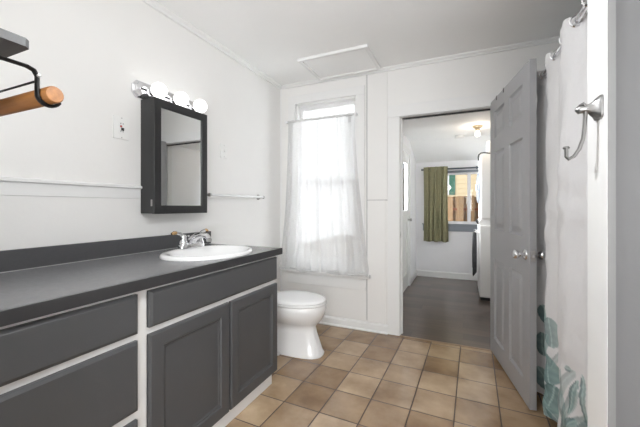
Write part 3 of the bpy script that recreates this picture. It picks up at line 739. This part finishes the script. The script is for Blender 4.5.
# ------------------------------------------------------------ shower curtain
RX, RZ = 0.445, 1.985
sr = thing('shower_rod', 'chrome shower curtain rod carrying the leaf-printed curtain', 'curtain rod', (RX, 2.0, RZ))
obj('rod', add_tube(bm_new(), [(RX, 1.016, RZ), (RX, YB - 0.001, RZ)], 0.0125, 18), M['chrome'], sr, smooth=True)
for y0, y1 in ((1.0152, 1.027), (YB - 0.012, YB - 0.0002)):
    obj('flange', add_lathe(bm_new(), [(0.032, y0), (0.032, (y0 + y1) / 2), (0.016, y1)] if y0 < 2 else [(0.016, y0), (0.032, (y0 + y1) / 2), (0.032, y1)], (RX, 0, RZ), 'Y', 22), M['chrome'], sr, smooth=True)
knots = [(1.00, -1), (1.32, 0), (1.64, 1), (1.955, 2), (2.25, 3), (2.46, 4), (2.64, 5), (2.80, 6)]
def phase(y):
    for (a, pa), (b_, pb) in zip(knots, knots[1:]):
        if y <= b_:
            k_ = (y - a) / (b_ - a)
            return pa + k_ + 0.10 * math.sin(2 * PI * k_) * (1 if 1.64 < y < 1.955 else 0)
    return 6.0
CY_A, CY_B, CZ_A, CZ_B = 1.06, 2.40, 0.055, 2.008
def shower(u, v):
    y = CY_A + (CY_B - CY_A) * u
    ph = phase(y)
    cs = math.cos(2 * PI * ph)
    d = 1 - v                                          # v = 1 at the top
    z0 = CZ_A + (CZ_B - CZ_A) * v
    env = min(1, max(0.25, (y - 1.45) / 0.25))
    amp = (0.030 + 0.008 * min(1, d * 2)) * env
    x = RX + 0.002 + amp * cs + (0.004 * math.sin(9 * y + 3 * d) + 0.003 * math.sin(31 * y + 2 * d)) * min(1, 3 * d) + 0.008 * math.sin(2 * PI * (6.3 * y + 1.1 * z0)) * math.sin(2 * PI * (0.9 * z0 + 1.7 * y)) + 0.004 * math.sin(2 * PI * (3.1 * y - 6.5 * z0)) * (0.5 + 0.5 * math.sin(7 * z0 + 3 * y))
    yy = y + 0.022 * math.sin(2 * PI * ph) * (0.3 + 0.7 * d) * env
    z = CZ_A + (CZ_B - CZ_A) * v + (0.020 * -cs) * max(0, (v - 0.93) / 0.07)
    return (x, yy, z)
leaves = [  # y, z, half length, half width, angle, strength
    (2.105, 0.610, 0.045, 0.022, 1.35, 0.9), (2.060, 0.515, 0.080, 0.052, 1.45, 0.75), (2.105, 0.430, 0.075, 0.030, 1.9, 0.75), (2.115, 0.400, 0.05, 0.030, 1.2, 0.9),
    (2.070, 0.315, 0.080, 0.062, 1.3, 0.95), (2.020, 0.400, 0.080, 0.012, 2.0, 0.45), (2.050, 0.165, 0.082, 0.058, 1.8, 0.95), (2.105, 0.200, 0.06, 0.03, 1.1, 0.7), (2.095, 0.085, 0.070, 0.045, 1.3, 0.9), (2.030, 0.075, 0.05, 0.03, 0.6, 0.8),
    (2.29, 0.54, 0.06, 0.035, 1.3, 0.9), (2.30, 0.36, 0.07, 0.04, 1.5, 0.9), (2.29, 0.15, 0.07, 0.05, 1.2, 0.9),
    (1.795, 0.350, 0.11, 0.030, 1.85, 0.5), (1.770, 0.270, 0.10, 0.034, 1.25, 0.6), (1.745, 0.400, 0.09, 0.022, 2.1, 0.45), (1.730, 0.300, 0.11, 0.026, 2.0, 0.55), (1.705, 0.360, 0.085, 0.014, 1.75, 0.8),
    (1.690, 0.250, 0.10, 0.022, 2.2, 0.6), (1.665, 0.370, 0.11, 0.012, 1.45, 0.8), (1.655, 0.270, 0.07, 0.020, 2.0, 0.6), (1.740, 0.200, 0.09, 0.028, 2.2, 0.8), (1.775, 0.160, 0.08, 0.03, 1.6, 0.8), (1.725, 0.475, 0.014, 0.014, 0, 0.7), (1.59, 0.25, 0.08, 0.03, 2.0, 0.5), (1.69, 0.12, 0.09, 0.03, 1.8, 0.7)]
base = Vector(srgb(222, 221, 222)[:3]); teal = Vector(srgb(66, 100, 102)[:3]); pale = Vector(srgb(158, 184, 182)[:3])
def leaf_col(y, z):
    c_ = base.copy()
    for ly, lz, hl, hw, an, st in leaves:
        dy, dz = y - ly, z - lz
        if dy * dy + dz * dz > 0.0144: continue
        a = dy * math.cos(an) + dz * math.sin(an); b_ = -dy * math.sin(an) + dz * math.cos(an)
        if abs(a) > hl: continue
        wdt = hw * (1 - (a / hl) ** 2) ** 0.6
        if abs(b_) < wdt:
            k_ = 0.5 + 0.5 * (b_ / wdt)
            tone = teal.lerp(pale, min(1, max(0, 0.75 * k_ + 0.07 * math.sin(a * 150 + b_ * 60))))
            if abs(b_) < 0.003: tone = pale
            c_ = c_.lerp(tone, st)
    return c_
NU, NV = 360, 390
bm = add_sheet(bm_new(), NU, NV, shower)
root = thing('shower_curtain', 'white shower curtain printed with teal eucalyptus leaves near its hem', 'shower curtain', (RX, 2.0, 0.05))
cl = obj('curtain_cloth', bm, M['shower'], root, smooth=True, angle=3)
at = cl.data.color_attributes.new('Print', 'FLOAT_COLOR', 'POINT')
buf = []
for i in range(NU + 1):
    for j in range(NV + 1):
        z = CZ_A + (CZ_B - CZ_A) * j / NV
        cc = leaf_col(CY_A + (CY_B - CY_A) * i / NU, z) if z < 0.75 else base
        buf += [cc[0], cc[1], cc[2], 1]
at.data.foreach_set('color', buf)
for y in (1.24, 1.40, 1.545, 1.70, 1.865, 2.04, 2.155, 2.31):
    bm = bm_new(); pts = [(RX + 0.024 * math.cos(2 * PI * a / 16), y, RZ + 0.002 + 0.024 * math.sin(2 * PI * a / 16)) for a in range(17)]
    obj('ring', add_tube(bm, pts, 0.004, 8, cap=False), M['chrome'], root, smooth=True)

# ------------------------------------------------------------ laundry room beyond the doorway
LZC, LYS, LZB = 2.20, 5.05, 1.955
ST = YB + WT
# left wall holds a half-glazed outside door
GD0, GD1, GZ1 = 4.15, 4.97, 1.98
bm = bm_new()
add_box(bm, LX0 - WT, LX0, ST, GD0, 0, 2.4); add_box(bm, LX0 - WT, LX0, GD1, LYB + WT, 0, 2.4); add_box(bm, LX0 - WT, LX0, GD0, GD1, GZ1, 2.4)
struct('wall_laundry_left', bm, M['laundry_wall'])
bm = bm_new()
add_box(bm, LX0, LW0, LYB, LYB + WT, 0, 2.4); add_box(bm, LW1, LX1, LYB, LYB + WT, 0, 2.4); add_box(bm, LW0, LW1, LYB, LYB + WT, 0, LZ0); add_box(bm, LW0, LW1, LYB, LYB + WT, LZ1, 2.4)
struct('wall_laundry_back', bm, M['laundry_wall'])
struct('wall_laundry_right', BX(LX1, LX1 + WT, ST, LYB + WT, 0, 2.4), M['laundry_wall'])
struct('ceiling_laundry', add_prism(bm_new(), [(ST, LZC), (LYS, LZC), (LYB + WT, LZB - 0.04), (LYB + WT, 2.5), (ST, 2.5)], LX0, LX1, 'X'), M['ceiling'])
bb = [(LYB, 0), (LYB - 0.014, 0), (LYB - 0.014, 0.09), (LYB - 0.006, 0.10), (LYB, 0.10)]
struct('baseboard_laundry_back', add_prism(bm_new(), bb, LX0, LX1, 'X'), M['trim'])
bm = bm_new(); bl = [(LX0, 0), (LX0 + 0.014, 0), (LX0 + 0.014, 0.09), (LX0 + 0.006, 0.10), (LX0, 0.10)]
add_prism(bm, bl, ST, GD0 - 0.07, 'Y'); add_prism(bm, bl, GD1 + 0.07, LYB - 0.014, 'Y')
struct('baseboard_laundry_left', bm, M['trim'])
bm = bm_new()
add_box(bm, LX0, LX0 + 0.016, GD0 - 0.07, GD0, 0, GZ1 + 0.07, 0.002); add_box(bm, LX0, LX0 + 0.016, GD1, GD1 + 0.07, 0, GZ1 + 0.07, 0.002); add_box(bm, LX0, LX0 + 0.016, GD0, GD1, GZ1, GZ1 + 0.07, 0.002)
struct('trim_laundry_door_casing', bm, M['trim'])
gd = struct_root('door_1', (LX0, (GD0 + GD1) / 2, 0))
bm = bm_new(); X0, X1 = LX0 - 0.05, LX0 - 0.006
add_box(bm, X0, X1, GD0 + 0.004, GD0 + 0.14, 0.01, GZ1 - 0.004); add_box(bm, X0, X1, GD1 - 0.14, GD1 - 0.004, 0.01, GZ1 - 0.004)
add_box(bm, X0, X1, GD0 + 0.14, GD1 - 0.14, 0.01, 0.22); add_box(bm, X0, X1, GD0 + 0.14, GD1 - 0.14, 0.98, 1.14); add_box(bm, X0, X1, GD0 + 0.14, GD1 - 0.14, GZ1 - 0.16, GZ1 - 0.004)
for i in range(5):
    y = GD0 + 0.14 + i * 0.108; add_box(bm, X0 + 0.012, X1 - 0.012, y + 0.004, y + 0.104, 0.22, 0.98, 0.003)
obj('door_slab', bm, M['trim'], gd)
obj('pane', BX(X0 + 0.02, X0 + 0.026, GD0 + 0.14, GD1 - 0.14, 1.14, GZ1 - 0.16), M['glass'], gd)
obj('door_handle', add_lathe(bm_new(), [(0.024, 0), (0.024, 0.004), (0.010, 0.008), (0.010, 0.03), (0.025, 0.042), (0.022, 0.056), (0, 0.06)], (X1, GD1 - 0.07, 1.0), 'X', 18), M['nickel'], gd, smooth=True)

# laundry window: white vinyl slider
w = struct_root('window_2', ((LW0 + LW1) / 2, LYB, LZ0))
bm = bm_new()
add_box(bm, LW0, LW0 + 0.03, LYB + 0.02, LYB + 0.09, LZ0, LZ1); add_box(bm, LW1 - 0.03, LW1, LYB + 0.02, LYB + 0.09, LZ0, LZ1)
add_box(bm, LW0 + 0.03, LW1 - 0.03, LYB + 0.02, LYB + 0.09, LZ0, LZ0 + 0.045); add_box(bm, LW0 + 0.03, LW1 - 0.03, LYB + 0.02, LYB + 0.09, LZ1 - 0.07, LZ1)
obj('window_frame', bm, M['vinyl'], w)
bm = bm_new(); add_box(bm, 0.065, 0.115, LYB + 0.03, LYB + 0.06, LZ0 + 0.045, LZ1 - 0.07)
obj('meeting_stile', bm, M['vinyl'], w)
obj('pane', BX(LW0 + 0.03, 0.065, LYB + 0.042, LYB + 0.046, LZ0 + 0.045, LZ1 - 0.07), M['glass'], w)
obj('pane', BX(0.115, LW1 - 0.03, LYB + 0.042, LYB + 0.046, LZ0 + 0.045, LZ1 - 0.07), M['glass'], w)
obj('window_sill', BX(LW0 - 0.04, LW1 + 0.04, LYB - 0.035, LYB + 0.02, LZ0 - 0.012, LZ0 + 0.004, 0.003), M['slate'], w)
obj('window_apron', BX(LW0 - 0.03, LW1 + 0.03, LYB - 0.018, LYB, 0.785, LZ0 - 0.012, 0.003), M['slate'], w)
obj('window_casing', BX(LW0 - 0.06, LW1 + 0.06, LYB - 0.018, LYB, LZ1 + 0.012, LZ1 + 0.05, 0.002), M['trim'], w)

# olive curtain on its rod
cr = thing('laundry_curtain_rod', 'dark slim curtain rod above the laundry window', 'curtain rod', (-0.1, LYB - 0.06, 1.825))
obj('rod', add_tube(bm_new(), [(-0.63, LYB - 0.06, 1.822), (0.24, LYB - 0.06, 1.822)], 0.012, 14), M['rod_dark'], cr, smooth=True)
for x in (-0.60, 0.20):
    obj('rod_bracket', add_box(bm_new(), x - 0.007, x + 0.007, LYB - 0.065, LYB - 0.018, 1.80, 1.845), M['rod_dark'], cr)
obj('finial', add_lathe(bm_new(), [(0, 0), (0.014, 0.006), (0.016, 0.016), (0.012, 0.024), (0, 0.024)], (-0.654, LYB - 0.06, 1.822), 'X', 14), M['rod_dark'], cr, smooth=True)
rl = thing('roller_blind', 'rolled-up grey blind at the top of the laundry window', 'blind', (0.0, LYB + 0.0, 1.77))
obj('roll', add_tube(bm_new(), [(LW0 + 0.01, LYB - 0.0, 1.775), (LW1 - 0.01, LYB - 0.0, 1.775)], 0.017, 14), M['slate'], rl, smooth=True)
def olive(u, v):
    x = -0.612 + (-0.222 + 0.612) * u
    f = math.sin(u * 2 * PI * 5.5) * 0.6 + math.sin(u * 2 * PI * 9.2 + 1 + v) * 0.4
    return (x + 0.008 * math.sin(v * 3 + u * 4), LYB - 0.062 + f * (0.020 + 0.016 * v) - 0.034 * (1 if v > 0.035 else 0.6), 1.862 + (0.612 - 1.862) * v + 0.006 * math.sin(u * 20) * (v > 0.97))
oc = obj('olive_curtain', add_sheet(bm_new(), 110, 60, olive), M['olive'], None, smooth=True, angle=3, origin=(-0.42, LYB - 0.08, 0.61))
tag(oc, 'olive green cloth curtain covering the left half of the laundry window', 'curtain')
oc.modifiers.new('thick', 'SOLIDIFY').thickness = 0.003

# stacked washer and dryer
wx, wy0, wy1 = 0.195, 4.57, 5.25
wd = thing('stacked_washer_dryer', 'white stacked washer and dryer against the right of the laundry room', 'washer dryer', (0.53, 4.9, 0))
obj('washer_body', BX(wx, 0.86, wy0, wy1, 0.035, 0.955, 0.012, 3), M['appliance'], wd)
obj('toe_base', BX(wx + 0.012, 0.85, wy0 + 0.012, wy1 - 0.012, 0.0, 0.035), M['dark_slot'], wd)
obj('control_panel', add_prism(bm_new(), [(wx + 0.005, 0.955), (wx - 0.012, 0.985), (wx + 0.02, 1.035), (0.80, 1.035), (0.80, 0.955)], wy0 + 0.02, wy1 - 0.02, 'Y'), M['appliance'], wd)
for yy in (4.68, 4.95, 5.12):
    obj('dial', add_lathe(bm_new(), [(0.026, 0), (0.024, -0.018), (0.0, -0.02)], (wx - 0.008, yy, 0.993), 'X', 16), M['dark_slot'], wd, smooth=True)
obj('dryer_body', BX(wx + 0.012, 0.86, wy0 + 0.01, wy1 - 0.01, 1.035, 1.865, 0.012, 3), M['appliance'], wd)
dd = obj('dryer_door', add_lathe(bm_new(), [(0.21, 0.008), (0.21, -0.010), (0.19, -0.022), (0.15, -0.030), (0.0, -0.034)], (wx + 0.006, 4.93, 1.45), 'X', 40), M['appliance_grey'], wd, smooth=True)
obj('door_handle', add_tube(bm_new(), [(wx - 0.008, 4.75, 1.39), (wx - 0.034, 4.745, 1.41), (wx - 0.034, 4.745, 1.49), (wx - 0.008, 4.75, 1.51)], 0.008, 10), M['appliance'], dd, smooth=True)
obj('washer_handle', add_tube(bm_new(), [(wx + 0.004, 4.66, 0.86), (wx - 0.05, 4.66, 0.865), (wx - 0.05, 4.98, 0.865), (wx + 0.004, 4.98, 0.86)], 0.008, 10), M['appliance'], wd, smooth=True)
bt = thing('storage_box', 'white box standing on top of the stacked dryer', 'box', (0.45, 4.8, 1.866))
obj('box_body', BX(0.29, 0.62, 4.64, 5.0, 1.866, 2.02, 0.006), M['appliance'], bt)
obj('box_lid', BX(0.283, 0.627, 4.633, 5.007, 2.02, 2.04, 0.004), M['vinyl'], bt)
cb = thing('cable_coil', 'dark cable bundle hanging at the top corner of the dryer', 'cable', (wx, 4.6, 1.85))
pts = [(wx + 0.14, 4.64, 1.8745), (wx + 0.10, 4.62, 1.880), (wx + 0.05, 4.61, 1.889), (wx + 0.015, 4.605, 1.884), (wx - 0.010, 4.60, 1.862), (wx - 0.016, 4.60, 1.83), (wx - 0.012, 4.605, 1.79)]
obj('cable', add_tube(bm_new(), pts, 0.008, 8), M['dark_slot'], cb, smooth=True)

# dark towel over the washer handle
def towel(x, y0, y1, z0, z1):
    bm = bm_new()
    prof = [(-0.022, z0), (-0.026, (z0 + z1) / 2), (-0.016, z1 - 0.03), (-0.008, z1), (0.008, z1), (0.016, z1 - 0.03), (0.020, (z0 + z1) / 2), (0.018, z0 + 0.06)]
    rings = []
    for i in range(13):
        y = y0 + (y1 - y0) * i / 12; w_ = 0.004 * math.sin(i * 1.7)
        rings.append([(x + a + w_, y, z + 0.01 * math.sin(i * 0.9) * (z < z1 - 0.1)) for a, z in prof])
    return add_loft(bm, rings)
tw = thing('hand_towel', 'dark grey towel draped over the washer front handle', 'towel', (wx - 0.05, 4.8, 0.55))
obj('cloth', towel(wx - 0.052, 4.68, 4.96, 0.27, 0.876), M['towel'], tw, smooth=True)
obj('tag', BX(wx - 0.084, wx - 0.080, 4.69, 4.74, 0.28, 0.38), M['plate'], tw, label='white patch low on the towel')

# ceiling lamp and smoke alarm
la = thing('ceiling_lamp', 'bare warm bulb in a porcelain holder on the laundry ceiling', 'lamp', (0.165, 4.44, LZC))
obj('lamp_holder', add_lathe(bm_new(), [(0.058, 0), (0.058, -0.010), (0.046, -0.022), (0.026, -0.028), (0.024, -0.055), (0.020, -0.058)], (0.165, 4.44, LZC), 'Z', 26), mat('cream_porcelain', srgb(226, 206, 172), 0.25), la, smooth=True)
pr = [(0.016, -0.056), (0.018, -0.07)] + [(0.032 * math.sin(q), -0.098 - 0.032 * -math.cos(q) * -1) for q in [0.7 + (PI - 0.7) * i / 12 for i in range(13)]]
pr = [(0.015, -0.056), (0.017, -0.066), (0.026, -0.082), (0.031, -0.098), (0.029, -0.112), (0.020, -0.125), (0.008, -0.131), (0, -0.132)]
obj('bulb', add_lathe(bm_new(), pr, (0.165, 4.44, LZC), 'Z', 22), M['warm_bulb'], la, smooth=True)
lp = light('laundry_bulb_light', 'POINT', (0.165, 4.44, LZC - 0.17), 2.2, (1.0, 0.88, 0.74), 0.03)
sd = thing('smoke_alarm', 'round white smoke alarm on the laundry ceiling', 'smoke alarm', (-0.04, 4.94, LZC))
obj('alarm_base', add_lathe(bm_new(), [(0.066, 0), (0.066, -0.012)], (-0.04, 4.94, LZC), 'Z', 28), M['plate'], sd)
obj('alarm_cover', add_lathe(bm_new(), [(0.062, -0.012), (0.060, -0.030), (0.045, -0.038), (0, -0.040)], (-0.04, 4.94, LZC), 'Z', 28), M['plate'], sd, smooth=True)

# ------------------------------------------------------------ outdoors beyond the laundry window
g = struct('ground', BX(-6, 8, LYB + WT, 16, -0.4, -0.3), M['earth'])
fe = thing('wooden_fence', 'brown board fence outside the laundry window', 'fence', (0, 7.6, -0.3))
bm = bm_new(); i = 0; x = -1.6
while x < 2.4:
    add_box(bm, x, x + 0.128, 7.56, 7.58, -0.3, 1.42 + 0.008 * (i % 3), 0.003)
    add_box(bm, x + 0.105, x + 0.233, 7.66, 7.68, -0.3, 1.41 + 0.006 * (i % 4), 0.003); x += 0.212; i += 1
obj('boards', bm, M['fence'], fe)
for z in (0.1, 1.12): obj('rail', BX(-1.6, 2.4, 7.581, 7.659, z, z + 0.045), mat('red_cedar_rail', srgb(140, 82, 54), 0.85, var=0.2, scale=10), fe)
ho = thing('siding_house', 'cream sided house with a green shutter outside the laundry window', 'house', (0, 9.5, -0.3))
bm = bm_new(); poly = []
z = -0.3
while z < 4.0:
    add_prism(bm, [(9.5, z), (9.462, z), (9.490, z + 0.128), (9.5, z + 0.128)], -1.6, 5, 'X'); z += 0.125
add_box(bm, -1.6, 5, 9.5, 12, -0.3, 4.0)
obj('siding', bm, M['cream_siding'], ho)
sh_x0, sh_x1, sz0, sz1 = -0.345, -0.195, 1.52, 2.9
bm = bm_new(); add_box(bm, sh_x0, sh_x0 + 0.03, 9.43, 9.46, sz0, sz1); add_box(bm, sh_x1 - 0.03, sh_x1, 9.43, 9.46, sz0, sz1); add_box(bm, sh_x0, sh_x1, 9.43, 9.46, sz0, sz0 + 0.05); add_box(bm, sh_x0, sh_x1, 9.43, 9.46, sz1 - 0.05, sz1)
z = sz0 + 0.06
while z < sz1 - 0.06:
    add_prism(bm, [(9.458, z), (9.436, z), (9.452, z + 0.035), (9.458, z + 0.035)], sh_x0 + 0.03, sh_x1 - 0.03, 'X'); z += 0.038
obj('shutter', bm, M['green'], ho)
bm = bm_new(); add_box(bm, -0.43, -0.355, 9.42, 9.46, 1.52, 2.9); add_box(bm, -1.25, -0.43, 9.42, 9.46, 1.52, 1.6); add_box(bm, -1.25, -1.17, 9.42, 9.46, 1.6, 2.9)
wf = obj('window_frame', bm, M['vinyl'], ho)
obj('pane', BX(-1.17, -0.43, 9.445, 9.455, 1.6, 2.9), mat('dark_glass', srgb(70, 78, 84), 0.05), wf)
obj('roof', add_prism(bm_new(), [(9.1, 4.0), (12.4, 4.0), (10.8, 5.4)], -1.9, 5.3, 'X'), mat('grey_shingle', srgb(96, 92, 90), 0.9, var=0.2, scale=20), ho)
